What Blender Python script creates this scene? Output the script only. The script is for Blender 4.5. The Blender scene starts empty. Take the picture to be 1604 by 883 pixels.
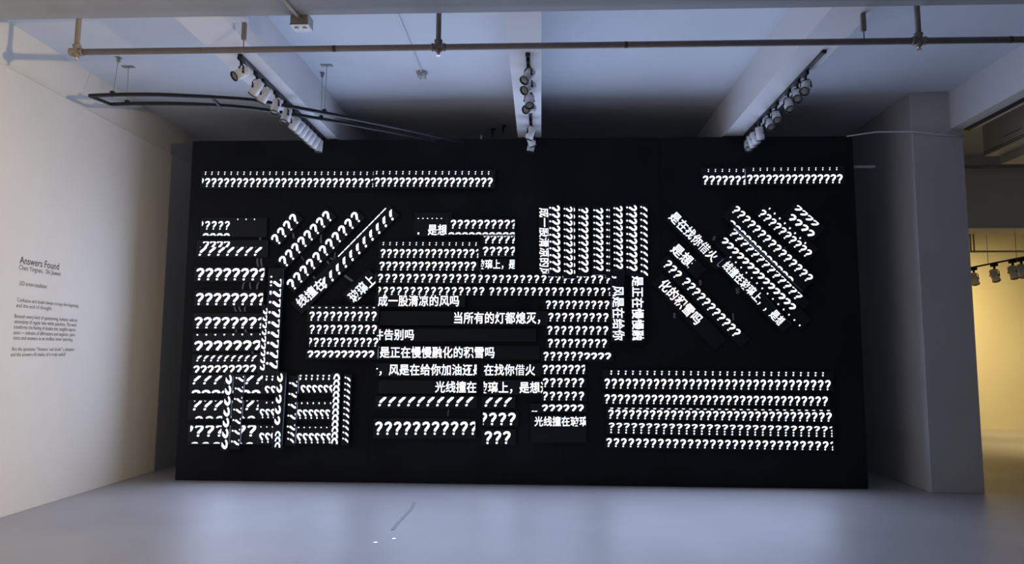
import bpy, bmesh, math, random
from mathutils import Matrix, Vector
random.seed(7)
SC = bpy.context.scene
COL = SC.collection
N_ = None

# ---------------------------------------------------------------- camera
F_PX, PITCH, YAW, ROLL, CAM_Z = 1089.2, 0.100669, -0.041756, 0.004983, 1.55
cp, sp, cy, sy = math.cos(PITCH), math.sin(PITCH), math.cos(YAW), math.sin(YAW)
fw = Vector((sy*cp, cy*cp, sp))
r0 = Vector((cy, -sy, 0))
u0 = r0.cross(fw)
rt = math.cos(ROLL)*r0 + math.sin(ROLL)*u0
up = -math.sin(ROLL)*r0 + math.cos(ROLL)*u0
cd = bpy.data.cameras.new('camera')
cd.sensor_fit = 'HORIZONTAL'
cd.sensor_width = 36.0
cd.lens = 36.0*F_PX/1604.0
cam = bpy.data.objects.new('camera', cd)
cam.matrix_world = Matrix(((rt.x, up.x, -fw.x, 0), (rt.y, up.y, -fw.y, 0), (rt.z, up.z, -fw.z, CAM_Z), (0, 0, 0, 1)))
COL.objects.link(cam)
SC.camera = cam

# ---------------------------------------------------------------- light, exposure
LED_STRENGTH = 1.7          # what the lit diodes show to the eye
LED_COLOR = (0.88, 0.93, 1.0)
BAR_LIGHT = 47.0            # watts of room light per square metre of lit diodes
BAR_LIGHT_COLOR = (0.53, 0.66, 1.0)
w = bpy.data.worlds.new('world')
SC.world = w
w.use_nodes = True
w.node_tree.nodes['Background'].inputs[0].default_value = (0.5, 0.56, 0.7, 1)
w.node_tree.nodes['Background'].inputs[1].default_value = 0.02
SC.view_settings.view_transform = 'Standard'
SC.view_settings.look = 'None'
SC.view_settings.exposure = 0.0
SC.view_settings.gamma = 1.0
SC.view_settings.use_curve_mapping = False
try:
    SC.cycles.use_denoising = True
    SC.cycles.use_light_tree = True
    SC.cycles.sample_clamp_indirect = 6.0
except Exception:
    pass

def spot_light(name, loc, target, power, color, angle, blend, size):
    d = bpy.data.lights.new(name, 'SPOT')
    d.energy = power; d.color = color; d.spot_size = math.radians(angle); d.spot_blend = blend
    d.shadow_soft_size = size
    o = bpy.data.objects.new(name, d)
    o.location = loc
    o.rotation_euler = (Vector(target) - Vector(loc)).to_track_quat('-Z', 'Y').to_euler()
    COL.objects.link(o)
    return o

# warm gallery spots: one to the right of the camera washes the left wall, others light the far room
spot_light('warm_spot_light', (3.2, 0.6, 2.0), (-5.0, 3.7, 1.9), 2300, (1.0, 0.76, 0.40), 62, 1.0, 0.06)
spot_light('far_room_spot_light', (7.6, 13.0, 3.2), (9.1, 15.1, 1.9), 430, (1.0, 0.76, 0.32), 100, 1.0, 0.05)
spot_light('far_room_spot_light', (8.6, 11.8, 3.3), (9.2, 13.2, 0.0), 330, (1.0, 0.78, 0.38), 120, 1.0, 0.06)

# ---------------------------------------------------------------- materials
def mat(name, color, rough=0.6, metal=0.0, spec=0.5, noise=0.0, nscale=6.0, bump=0.0, bscale=60.0, emit=None, estr=0.0):
    m = bpy.data.materials.new(name)
    m.use_nodes = True
    nt = m.node_tree
    b = nt.nodes['Principled BSDF']
    b.inputs['Base Color'].default_value = (*color, 1)
    b.inputs['Roughness'].default_value = rough
    b.inputs['Metallic'].default_value = metal
    b.inputs['Specular IOR Level'].default_value = spec
    if noise > 0 or bump > 0:
        tc = nt.nodes.new('ShaderNodeTexCoord')
    if noise > 0:
        n = nt.nodes.new('ShaderNodeTexNoise')
        n.inputs['Scale'].default_value = nscale
        n.inputs['Detail'].default_value = 5
        nt.links.new(tc.outputs['Object'], n.inputs['Vector'])
        r = nt.nodes.new('ShaderNodeValToRGB')
        r.color_ramp.elements[0].position = 0.3
        r.color_ramp.elements[1].position = 0.7
        r.color_ramp.elements[0].color = (*[c*(1-noise) for c in color], 1)
        r.color_ramp.elements[1].color = (*[min(1, c*(1+noise)) for c in color], 1)
        nt.links.new(n.outputs['Fac'], r.inputs['Fac'])
        nt.links.new(r.outputs['Color'], b.inputs['Base Color'])
    if bump > 0:
        n2 = nt.nodes.new('ShaderNodeTexNoise')
        n2.inputs['Scale'].default_value = bscale
        n2.inputs['Detail'].default_value = 4
        nt.links.new(tc.outputs['Object'], n2.inputs['Vector'])
        bp = nt.nodes.new('ShaderNodeBump')
        bp.inputs['Strength'].default_value = bump
        bp.inputs['Distance'].default_value = 0.01
        nt.links.new(n2.outputs['Fac'], bp.inputs['Height'])
        nt.links.new(bp.outputs['Normal'], b.inputs['Normal'])
    if emit:
        b.inputs['Emission Color'].default_value = (*emit, 1)
        b.inputs['Emission Strength'].default_value = estr
    return m

M = {
 'wall': mat('white_wall_paint', (0.66, 0.645, 0.62), 0.75, noise=0.03, nscale=1.5, bump=0.05, bscale=40),
 'wall_upper': mat('upper_wall_paint', (0.70, 0.69, 0.66), 0.8, noise=0.03, nscale=1.5),
 'far_wall': mat('cream_wall_paint', (0.68, 0.62, 0.47), 0.8, noise=0.03, nscale=1.0),
 'pillar': mat('grey_white_pillar_paint', (0.56, 0.56, 0.56), 0.7, noise=0.04, nscale=2.0, bump=0.06, bscale=30),
 'ceiling': mat('white_ceiling_paint', (0.68, 0.73, 0.80), 0.85, noise=0.03, nscale=1.2),
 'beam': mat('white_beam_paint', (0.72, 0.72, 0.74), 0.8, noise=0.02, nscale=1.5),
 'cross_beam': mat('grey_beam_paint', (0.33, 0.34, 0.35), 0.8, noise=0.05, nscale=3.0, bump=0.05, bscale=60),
 'board': mat('matt_black_board_paint', (0.0150, 0.0165, 0.0200), 0.75, spec=0.15, noise=0.25, nscale=1.2, bump=0.03, bscale=15),
 'housing': mat('black_led_bar_housing', (0.0150, 0.0190, 0.0240), 0.5, spec=0.25),
 'black_metal': mat('black_metal', (0.012, 0.013, 0.015), 0.45, spec=0.4),
 'white_metal': mat('white_lacquered_metal', (0.78, 0.79, 0.82), 0.35),
 'lens': mat('spot_lens_glass', (0.30, 0.29, 0.27), 0.25, noise=0.3, nscale=160.0),
 'steel': mat('galvanised_steel', (0.36, 0.35, 0.32), 0.4, metal=0.6, noise=0.15, nscale=20),
 'pipe': mat('dusty_red_oxide_pipe', (0.25, 0.222, 0.232), 0.55, noise=0.12, nscale=9),
 'pipe_dark': mat('dark_red_coupling', (0.10, 0.055, 0.05), 0.5),
 'brass': mat('sprinkler_metal', (0.55, 0.50, 0.45), 0.35, metal=0.7),
 'ribbon': mat('grey_ribbon_cable', (0.22, 0.23, 0.25), 0.5),
 'grey_plastic': mat('grey_plastic', (0.42, 0.42, 0.42), 0.5),
 'ac': mat('pale_grey_air_unit', (0.62, 0.63, 0.63), 0.5, noise=0.05, nscale=4),
 'vinyl': mat('black_vinyl_letters', (0.02, 0.02, 0.022), 0.6),
 'vinyl_grey': mat('dark_grey_vinyl_letters', (0.06, 0.058, 0.056), 0.6),
 'paper': mat('shiny_scrap', (0.95, 0.95, 0.95), 0.18, metal=1.0),
 'scuff': mat('dark_floor_scuff', (0.29, 0.295, 0.30), 0.5),
}

def floor_material():
    m = bpy.data.materials.new('sealed_grey_floor')
    m.use_nodes = True
    nt = m.node_tree
    b = nt.nodes['Principled BSDF']
    tc = nt.nodes.new('ShaderNodeTexCoord')
    n = nt.nodes.new('ShaderNodeTexNoise')
    n.inputs['Scale'].default_value = 0.9
    n.inputs['Detail'].default_value = 6
    nt.links.new(tc.outputs['Object'], n.inputs['Vector'])
    r = nt.nodes.new('ShaderNodeValToRGB')
    r.color_ramp.elements[0].position = 0.3
    r.color_ramp.elements[1].position = 0.75
    r.color_ramp.elements[0].color = (0.41, 0.39, 0.395, 1)
    r.color_ramp.elements[1].color = (0.48, 0.46, 0.46, 1)
    nt.links.new(n.outputs['Fac'], r.inputs['Fac'])
    nt.links.new(r.outputs['Color'], b.inputs['Base Color'])
    n2 = nt.nodes.new('ShaderNodeTexNoise')
    n2.inputs['Scale'].default_value = 2.5
    n2.inputs['Detail'].default_value = 3
    nt.links.new(tc.outputs['Object'], n2.inputs['Vector'])
    mr = nt.nodes.new('ShaderNodeMapRange')
    mr.inputs['To Min'].default_value = 0.40
    mr.inputs['To Max'].default_value = 0.50
    nt.links.new(n2.outputs['Fac'], mr.inputs['Value'])
    nt.links.new(mr.outputs['Result'], b.inputs['Roughness'])
    b.inputs['Specular IOR Level'].default_value = 0.5
    return m
M['floor'] = floor_material()

def led_material():
    m = bpy.data.materials.new('lit_white_led')
    m.use_nodes = True
    nt = m.node_tree
    for n in list(nt.nodes):
        nt.nodes.remove(n)
    out = nt.nodes.new('ShaderNodeOutputMaterial')
    em = nt.nodes.new('ShaderNodeEmission')
    geo = nt.nodes.new('ShaderNodeNewGeometry')
    r = nt.nodes.new('ShaderNodeValToRGB')
    e = r.color_ramp.elements
    e[0].position = 0.0; e[0].color = (LED_COLOR[0]*1.15, LED_COLOR[1]*0.98, LED_COLOR[2]*0.9, 1)
    e[1].position = 1.0; e[1].color = (LED_COLOR[0]*0.85, LED_COLOR[1]*0.95, LED_COLOR[2]*1.1, 1)
    nt.links.new(geo.outputs['Random Per Island'], r.inputs['Fac'])
    nt.links.new(r.outputs['Color'], em.inputs['Color'])
    em.inputs['Strength'].default_value = LED_STRENGTH
    nt.links.new(em.outputs['Emission'], out.inputs['Surface'])
    return m
M['led'] = led_material()

# ---------------------------------------------------------------- mesh helpers
def link_mesh(name, me, m, parent=None):
    o = bpy.data.objects.new(name, me)
    COL.objects.link(o)
    if m is not None and not me.materials:
        me.materials.append(m)
    if parent is not None:
        o.parent = parent
    return o

def obj(name, bm, m, parent=None, smooth=False):
    me = bpy.data.meshes.new(name)
    bmesh.ops.recalc_face_normals(bm, faces=bm.faces)
    if smooth:
        for f in bm.faces:
            f.smooth = len(f.verts) <= 4
    bm.to_mesh(me)
    bm.free()
    return link_mesh(name, me, m, parent)

def box(bm, x0, x1, y0, y1, z0, z1, bev=0.0):
    g = bmesh.ops.create_cube(bm, size=1.0)
    vs = g['verts']
    for v in vs:
        v.co = Vector((x0 + (v.co.x+0.5)*(x1-x0), y0 + (v.co.y+0.5)*(y1-y0), z0 + (v.co.z+0.5)*(z1-z0)))
    if bev > 0:
        es = list({e for v in vs for e in v.link_edges})
        bmesh.ops.bevel(bm, geom=es, offset=bev, segments=1, affect='EDGES', profile=0.5)

def frame_of(d):
    d = Vector(d).normalized()
    a = Vector((0, 0, 1)) if abs(d.z) < 0.9 else Vector((1, 0, 0))
    x = d.cross(a).normalized()
    return x, d.cross(x).normalized(), d

def lathe(bm, prof, origin=(0, 0, 0), axis=(0, 0, 1), seg=20, cap=True):
    """prof: list of (radius, height along the axis)"""
    x, y, d = frame_of(axis)
    o = Vector(origin)
    rings = []
    for r, h in prof:
        rings.append([bm.verts.new(o + d*h + (x*math.cos(2*math.pi*i/seg) + y*math.sin(2*math.pi*i/seg))*r) for i in range(seg)])
    for a, b in zip(rings, rings[1:]):
        for i in range(seg):
            bm.faces.new((a[i], a[(i+1) % seg], b[(i+1) % seg], b[i]))
    if cap:
        bm.faces.new(list(reversed(rings[0])))
        bm.faces.new(rings[-1])

def tube(bm, pts, r, seg=8, rect=None):
    """sweep a circle (or a rect=(w,h) section) along a polyline"""
    pts = [Vector(p) for p in pts]
    rings = []
    for i, p in enumerate(pts):
        t = (pts[min(i+1, len(pts)-1)] - pts[max(i-1, 0)]).normalized()
        x, y, d = frame_of(t)
        if rect:
            offs = [(-rect[0]/2, -rect[1]/2), (rect[0]/2, -rect[1]/2), (rect[0]/2, rect[1]/2), (-rect[0]/2, rect[1]/2)]
            rings.append([bm.verts.new(p + x*a + y*b) for a, b in offs])
        else:
            rings.append([bm.verts.new(p + (x*math.cos(2*math.pi*k/seg) + y*math.sin(2*math.pi*k/seg))*r) for k in range(seg)])
    n = len(rings[0])
    for a, b in zip(rings, rings[1:]):
        for k in range(n):
            bm.faces.new((a[k], a[(k+1) % n], b[(k+1) % n], b[k]))
    bm.faces.new(list(reversed(rings[0])))
    bm.faces.new(rings[-1])

def tag(o, label, cat, group=None):
    o['label'] = label
    o['category'] = cat
    if group:
        o['group'] = group
    return o

def thing(name, label, cat, loc=(0, 0, 0), group=None):
    o = bpy.data.objects.new(name, None)
    o.empty_display_size = 0.1
    COL.objects.link(o)
    o.location = loc
    return tag(o, label, cat, group)

def struct(name, bm, m, label=None):
    o = obj(name, bm, m)
    o['kind'] = 'structure'
    if label:
        o['label'] = label
    return o

def sbox(name, m, *b, bev=0.0):
    bm = bmesh.new()
    box(bm, *b, bev=bev)
    return struct(name, bm, m)

def text_mesh(s, size=1.0, offset=0.0):
    c = bpy.data.curves.new('txt', 'FONT')
    c.body = s
    c.size = size
    c.offset = offset
    c.resolution_u = 2
    o = bpy.data.objects.new('txt', c)
    COL.objects.link(o)
    dg = bpy.context.evaluated_depsgraph_get()
    dg.update()
    me = bpy.data.meshes.new_from_object(o.evaluated_get(dg))
    bpy.data.objects.remove(o)
    bpy.data.curves.remove(c)
    return me

# ---------------------------------------------------------------- the room
XL = -5.0            # face of the exhibition wall on the left
SLAB, BEAM = 4.65, 4.20
DB = 8.378           # front of the black board
sbox('floor', M['floor'], -5.4, 14.0, -4.0, 15.3, -0.2, 0.0)
sbox('ceiling', M['ceiling'], -5.4, 14.0, -4.0, 15.3, SLAB, SLAB+0.2)
sbox('wall_left', M['wall'], XL-0.06, XL, -4.0, 10.2, 0.0, 4.19, bev=0.004)
sbox('wall_left_upper', M['wall_upper'], XL-0.3, XL-0.06, -4.0, 10.2, 0.0, SLAB)
sbox('wall_back', M['wall_upper'], XL-0.06, 4.386, 10.2, 10.4, 0.0, SLAB)
sbox('wall_right', M['pillar'], 4.386, 4.974, 8.2, 15.1, 0.0, SLAB, bev=0.006)
sbox('wall_far', M['far_wall'], 4.974, 14.0, 15.1, 15.3, 0.0, SLAB)
sbox('wall_outer', M['wall'], 13.8, 14.0, -4.0, 15.1, 0.0, SLAB)
sbox('wall_rear', M['wall'], -5.4, 14.0, -4.2, -4.0, 0.0, SLAB)
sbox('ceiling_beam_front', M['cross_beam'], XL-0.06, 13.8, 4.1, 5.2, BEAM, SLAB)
sbox('ceiling_beam_left', M['beam'], -2.93, -2.545, 5.2, 10.2, BEAM, SLAB)
sbox('ceiling_beam_middle', M['beam'], -0.287, 0.003, 5.2, 10.2, BEAM, SLAB)
sbox('ceiling_beam_right', M['beam'], 2.235, 2.575, 5.2, 10.2, BEAM, SLAB)
sbox('ceiling_beam_outer', M['beam'], 4.835, 5.13, 5.2, 8.2, BEAM, SLAB)
sbox('ceiling_beam_far', M['beam'], 4.974, 13.8, 11.0, 11.5, 3.51, SLAB)
bm = bmesh.new()
tube(bm, [(-1.311, 7.328, 0.002), (-1.283, 7.05, 0.002), (-1.291, 6.815, 0.002), (-1.30, 6.5, 0.002), (-1.265+-0.03, 6.214, 0.002)], 0, rect=(0.030, 0.003))
struct('trim_1', bm, M['scuff'])

# positions on the board and in the room, in metres
BARS = [
 ('long LED bar of question marks and dots along the top left of the black board', 'LED bars of question marks laid level', -3.128, 3.6723, -0.38, 2.2481, 0.2309, 0, [('q', 27, -1.0575, 0.0767, 0.0816, -0.0, 0.042, 0.049, 0, 0.36, 'q', N_, N_), ('q', 27, -1.0298, -0.0402, 0.0806, 0.0, 0.115, 0.069, 0, 1, 'q', -1.0998, N_)]),
 ('LED bar continuing the long top left question row, ending above the centre', 'LED bars of question marks laid level', -1.3132, 3.6602, -0.37, 1.5045, 0.2301, 1, [('q', 18, -0.7053, 0.0762, 0.0814, -0.0001, 0.042, 0.049, 0, 0.36, 'q', N_, N_), ('q', 19, -0.7016, -0.0397, 0.0775, 0.0, 0.115, 0.069, 0, 1, 'q', N_, N_)]),
 ('short LED bar of seven question marks at the left end of the top right row', 'LED bars of question marks laid level', 2.2293, 3.6747, -0.37, 0.5677, 0.2282, 0, [('q', 6, -0.1948, 0.078, 0.0836, 0.0001, 0.036, 0.0445, 0, 0.34, 'q', N_, N_), ('q', 7, -0.233, -0.0402, 0.0777, 0.0, 0.113, 0.0701, 0, 1, 'q', N_, N_)]),
 ('LED bar of question marks at the top right corner of the black board', 'LED bars of question marks laid level', 3.0499, 3.6775, 0.0, 1.1726, 0.2295, 1, [('q', 13, -0.4869, 0.0775, 0.0822, 0.0002, 0.036, 0.0445, 0, 0.34, 'q', N_, N_), ('q', 15, -0.5359, -0.0415, 0.076, 0.0, 0.112, 0.0694, 0, 1, 'q', N_, N_)]),
 ('LED bar with four question marks and a blank right half, highest of the left column', 'LED bars of question marks laid level', -3.8045, 3.0732, -0.23, 0.8455, 0.2439, 0, [('q', 4, -0.3266, 0.0225, 0.0833, 0.0, 0.109, 0.0654, 0, 1, 'q', -0.3996, N_), ('q', 4, -0.3401, -0.0896, 0.0877, -0.0003, 0.032, 0.0823, 0.74, 1, 'q', N_, N_), ('q', 3, 0.0561, 0.098, 0.1055, -0.0001, 0.017, 0.0486, 0, 0.14, 'q', N_, N_)]),
 ('LED bar with two overlapping lines of slanted marks, second of the left column', 'LED bars of question marks laid level', -3.8109, 2.8044, -0.08, 0.9067, 0.2142, 0, [('q', 4, -0.3282, 0.0541, 0.0877, 0.0001, 0.07, 0.0823, 0.35, 0.88, 'q', N_, N_), ('q', 7, -0.375, -0.035, 0.1157, 0.0, 0.109, 0.1085, 0, 0.72, 's', N_, N_)]),
 ('LED bar of eight big question marks, third of the left column', 'LED bars of question marks laid level', -3.8222, 2.4871, -0.15, 0.8902, 0.1857, 0, [('q', 8, -0.3688, 0.0, 0.1119, 0.0, 0.154, 0.105, 0, 1, 'q', N_, 0.4292)]),
 ('LED bar of eight big question marks, fourth of the left column, cables below', 'LED bars of question marks laid level', -3.8192, 2.1904, -0.07, 0.8739, 0.1942, 0, [('q', 8, -0.3618, -0.0098, 0.11, 0.0, 0.151, 0.1032, 0, 1, 'q', N_, 0.4212)]),
 ('LED bar of seven big question marks with flat dots, fifth of the left column', 'LED bars of question marks laid level', -3.8222, 1.9101, 0.07, 0.8698, 0.1968, 0, [('q', 8, -0.3588, -0.0176, 0.112, 0.0, 0.138, 0.1051, 0.04, 1, 'q', N_, 0.4192)]),
 ('LED bar of big dotless hooks under dots, sixth of the left column', 'LED bars of question marks laid level', -3.7805, 1.6589, 0.87, 0.9343, 0.2275, 0, [('q', 8, -0.3992, 0.0882, 0.1116, -0.0003, 0.02, 0.077, 0, 0.13, 'q', N_, N_), ('q', 7, -0.3871, -0.042, 0.1207, -0.0, 0.1201, 0.1132, 0.25, 1, 'q', N_, N_)]),
 ('LED bar of small hooks in two lines, lowest of the left column', 'LED bars of question marks laid level', -3.8285, 1.3958, 1.15, 0.8297, 0.2327, 0, [('q', 9, -0.3293, 0.0659, 0.0851, -0.001, 0.0701, 0.0799, 0, 0.6, 's', N_, N_), ('q', 9, -0.3508, -0.0607, 0.087, 0.0, 0.0881, 0.0817, 0.25, 1, 'q', N_, N_)]),
 ('narrow upright LED bar of nine small hooks right of the left column', 'LED bars standing upright', -3.35, 1.6877, -90.85, 0.8402, 0.0953, 1, [('q', 9, -0.3414, 0.0039, 0.0844, 0.0, 0.064, 0.0792, 0.42, 1, 'q', N_, N_)]),
 ('tall upright LED bar of nine sideways question marks in front of the slanted bars', 'LED bars standing upright', -3.2248, 1.9096, -90.47, 1.29, 0.1741, 2, [('q', 9, -0.4615, 0.0, 0.1228, 0.0, 0.142, 0.1048, 0, 0.84, 'q', N_, N_), ('q', 3, -0.529, -0.0576, 0.1045, 0.0004, 0.024, 0.072, 0, 0.1, 'q', N_, N_)]),
 ('level LED bar of slanted marks over arcs, top of the crossed lower left block', 'LED bars of question marks laid level', -3.7726, 1.1461, 0.59, 0.9823, 0.24, 0, [('q', 7, -0.4059, 0.0531, 0.1302, 0.0, 0.103, 0.1089, 0, 0.7, 's', N_, N_), ('q', 7, -0.3963, -0.083, 0.1228, -0.0003, 0.04, 0.1153, 0.72, 1, 'q', N_, N_)]),
 ('level LED bar with slanted marks, middle of the crossed lower left block', 'LED bars of question marks laid level', -3.7634, 0.8461, 0.67, 1.0052, 0.242, 0, [('q', 7, -0.394, 0.0485, 0.1288, 0.0, 0.1151, 0.112, 0, 0.76, 's', N_, N_), ('q', 6, -0.3547, -0.091, 0.1282, 0.0003, 0.03, 0.097, 0.74, 1, 'q', N_, N_)]),
 ('level LED bar with sheared question marks, bottom of the crossed lower left block', 'LED bars of question marks laid level', -3.7557, 0.5488, 0.8, 1.0005, 0.2453, 0, [('q', 6, -0.3507, 0.0421, 0.1288, 0.0, 0.1311, 0.1136, 0.0, 0.9, 'q', -0.4627, N_), ('q', 6, -0.3996, -0.0932, 0.1342, -0.0011, 0.018, 0.1029, 0.86, 1, 'q', N_, N_)]),
 ('upright LED bar of seven fat hooks, leftmost upright of the crossed lower left block', 'LED bars standing upright', -3.7714, 0.8196, -91.12, 0.9184, 0.0985, 1, [('q', 7, -0.3836, 0.0039, 0.1279, 0.0, 0.0751, 0.12, 0.4, 1, 'q', N_, N_)]),
 ('upright LED bar of sideways question marks, second upright of the crossed lower left block', 'LED bars standing upright', -3.6444, 0.8234, -91.68, 0.8896, 0.1259, 1, [('q', 7, -0.3919, 0.0039, 0.1254, 0.0, 0.0991, 0.0743, 0, 0.8, 'q', N_, N_)]),
 ('short LED bar of two reversed hooks, top of the stack between the lower left uprights', 'LED bars of question marks laid level', -3.2514, 1.1507, 0.8, 0.1885, 0.2361, 1, [('q', 2, -0.0376, 0.0738, 0.072, -0.001, 0.058, 0.0676, 0, 0.34, 'q', N_, N_), ('q', 2, -0.0344, -0.0593, 0.072, 0.0, 0.087, 0.0676, 0.24, 1, 'm', N_, N_)]),
 ('short LED bar of reversed question marks, middle of the stack between lower left uprights', 'LED bars of question marks laid level', -3.2655, 0.8503, 0.42, 0.2378, 0.229, 1, [('q', 2, -0.0128, 0.0858, 0.072, 0.0005, 0.026, 0.052, 0, 0.2, 'q', N_, N_), ('q', 3, -0.0718, -0.0438, 0.068, 0.0, 0.111, 0.0638, 0, 1, 'm', N_, N_)]),
 ('short LED bar of reversed question marks, bottom of the stack between lower left uprights', 'LED bars of question marks laid level', -3.2565, 0.5589, 0.41, 0.2435, 0.2205, 1, [('q', 3, -0.0789, 0.0886, 0.0705, -0.0, 0.013, 0.0542, 0, 0.12, 'q', N_, N_), ('q', 3, -0.0738, -0.0384, 0.07, 0.0, 0.121, 0.0657, 0, 1, 'm', N_, N_)]),
 ('upright LED bar of five hooks over arcs, third upright of the crossed lower left block', 'LED bars standing upright', -3.109, 0.8488, -91.48, 0.907, 0.116, 3, [('q', 5, -0.3831, -0.0089, 0.1258, 0.0, 0.0671, 0.1096, 0.4, 1, 'q', N_, N_), ('q', 3, 0.2707, 0.006, 0.064, 0.0027, 0.0701, 0.0631, 0.0, 1, 'a', N_, N_)]),
 ('upright LED bar of sideways marks, fourth upright of the crossed lower left block', 'LED bars standing upright', -2.9789, 0.8436, -90.89, 0.83, 0.1254, 1, [('q', 5, -0.3145, 0.002, 0.1283, 0.0, 0.0981, 0.076, 0, 0.8, 'q', N_, N_), ('q', 2, 0.2735, 0.0061, 0.075, -0.0008, 0.082, 0.0704, 0, 0.62, 's', N_, N_)]),
 ('LED bar of six reversed hooks under colons, right side of the crossed block', 'LED bars of question marks laid level', -2.7009, 1.1597, 0.49, 0.4858, 0.2442, 0, [('q', 6, -0.1874, 0.0759, 0.0696, -0.0002, 0.062, 0.0653, 0, 0.36, 'q', N_, N_), ('q', 6, -0.1606, -0.0594, 0.0696, 0.0, 0.095, 0.0653, 0.22, 1, 'm', N_, N_)]),
 ('LED bar of six reversed question marks, middle right of the crossed block', 'LED bars of question marks laid level', -2.6857, 0.8449, 0.51, 0.5249, 0.2307, 0, [('q', 6, -0.1765, 0.0866, 0.0702, -0.0, 0.027, 0.054, 0, 0.2, 'q', N_, N_), ('q', 6, -0.2077, -0.0441, 0.068, 0.0, 0.112, 0.0638, 0, 1, 'm', N_, N_)]),
 ('LED bar of six reversed question marks, bottom right of the crossed block', 'LED bars of question marks laid level', -2.6956, 0.555, 0.64, 0.4942, 0.2204, 0, [('q', 6, -0.1944, 0.0882, 0.0684, -0.0002, 0.014, 0.0583, 0, 0.12, 'q', N_, N_), ('q', 6, -0.1908, -0.0379, 0.0718, -0.0, 0.122, 0.0674, 0, 1, 'm', N_, N_)]),
 ('upright LED bar of stacked arcs, fifth upright of the crossed lower left block', 'LED bars standing upright', -2.447, 0.8676, -90.3, 0.8685, 0.1044, 1, [('q', 12, -0.3814, 0.0, 0.0686, 0.0, 0.081, 0.0745, 0, 1, 'a', N_, N_)]),
 ('upright LED bar of small dot and dash marks, rightmost of the crossed lower left block', 'LED bars standing upright', -2.3175, 0.8606, -90.56, 0.8405, 0.1019, 1, [('q', 11, -0.3634, 0.0, 0.0719, 0.0, 0.071, 0.0675, 0, 0.62, 's', N_, N_)]),
 ('short slanted LED bar of four question marks, uppermost of the left slanted bars', 'LED bars set on the slant', -3.1447, 3.0552, 49.66, 0.4555, 0.1768, 0, [('q', 4, -0.1735, 0.0, 0.1102, 0.0, 0.144, 0.0922, 0, 1, 'q', N_, N_)]),
 ('slanted LED bar of eight question marks, second of the left slanted bars', 'LED bars set on the slant', -2.89, 2.929, 47.02, 0.9053, 0.179, 0, [('q', 8, -0.3814, -0.0, 0.109, 0.0, 0.1465, 0.0937, 0, 1, 'q', N_, N_)]),
 ('slanted LED bar of eleven question marks, third of the left slanted bars', 'LED bars set on the slant', -2.6542, 2.783, 47.22, 1.2646, 0.1782, 0, [('q', 11, -0.5695, -0.0, 0.1131, 0.0, 0.1458, 0.0933, 0, 1, 'q', N_, N_)]),
 ('slanted LED bar with a dashed upper edge ending in the characters 线撞在', 'LED bars set on the slant', -2.3936, 2.675, 46.19, 1.6962, 0.1985, 0, [('q', 11, -0.3807, -0.0307, 0.1158, 0.0, 0.1132, 0.1087, 0, 0.62, 's', N_, N_), ('q', 8, 0.0079, 0.0843, 0.1053, 0.0, 0.0134, 0.0948, 0, 0.05, 'd', N_, N_), ('t', '线撞在', -0.7284, 0.0168, 0.1437, -0.0097, 0.1316, 0.1437, 0, 1, '', N_, N_)]),
 ('short slanted LED bar showing the characters 玻璃上 beside the dashed slanted bar', 'LED bars set on the slant', -2.1911, 2.325, 44.07, 0.4459, 0.1984, 0, [('t', '玻璃上', -0.1262, -0.0198, 0.1301, 0.0, 0.1428, 0.1301, 0, 1, '', N_, N_)]),
 ('LED bar of question marks under a dotted line, top of the central block', 'LED bars of question marks laid level', -1.3679, 2.786, -0.05, 1.2459, 0.2245, 0, [('q', 15, -0.5531, 0.0765, 0.0812, -0.0004, 0.04, 0.0467, 0, 0.36, 'q', N_, N_), ('q', 15, -0.559, -0.0425, 0.0779, -0.0, 0.108, 0.0648, 0, 1, 'q', N_, 0.606)]),
 ('LED bar of fifteen question marks, second of the central block', 'LED bars of question marks laid level', -1.376, 2.588, -0.1, 1.2483, 0.1325, 0, [('q', 15, -0.559, 0.0, 0.0799, 0.0, 0.109, 0.0676, 0, 1, 'q', N_, N_)]),
 ('long LED bar of question marks, left half of the third central row', 'LED bars of question marks laid level', -1.3795, 2.4355, -0.15, 1.2543, 0.1283, 1, [('q', 14, -0.5635, 0.0, 0.0867, -0.0, 0.105, 0.0651, 0, 1, 'q', N_, N_)]),
 ('long LED bar of question marks, right half of the third central row', 'LED bars of question marks laid level', 0.037, 2.4295, -0.26, 1.6294, 0.1205, 0, [('q', 19, -0.768, 0.0, 0.0853, 0.0, 0.097, 0.0621, 0, 1, 'q', N_, N_)]),
 ('LED bar of question marks, left half of the fourth central row above 成一股清凉的风吗', 'LED bars of question marks laid level', -1.3297, 2.2858, -0.1, 1.3447, 0.1189, 0, [('q', 15, -0.5553, -0.0027, 0.0838, 0.0, 0.101, 0.0626, 0, 1, 'q', -0.6413, N_)]),
 ('LED bar of question marks, right half of the fourth central row', 'LED bars of question marks laid level', 0.0946, 2.2795, -0.13, 1.4804, 0.1224, 0, [('q', 17, -0.6856, 0.0, 0.0837, -0.0, 0.099, 0.0624, 0, 1, 'q', N_, 0.7324)]),
 ('LED bar of ten question marks, first rung of the ladder below the fourth central row', 'LED bars of question marks laid level', 0.44, 2.1205, -0.08, 0.8243, 0.1288, 0, [('q', 10, -0.35, 0.0, 0.0778, -0.0, 0.101, 0.0626, 0, 1, 'q', N_, N_)]),
 ('LED bar of nine question marks right of 当所有的灯都熄灭, second rung of the ladder', 'LED bars of question marks laid level', 0.45, 1.9705, -0.09, 0.7817, 0.1315, 0, [('q', 9, -0.328, 0.0, 0.082, 0.0, 0.104, 0.0645, 0, 1, 'q', N_, N_)]),
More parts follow.
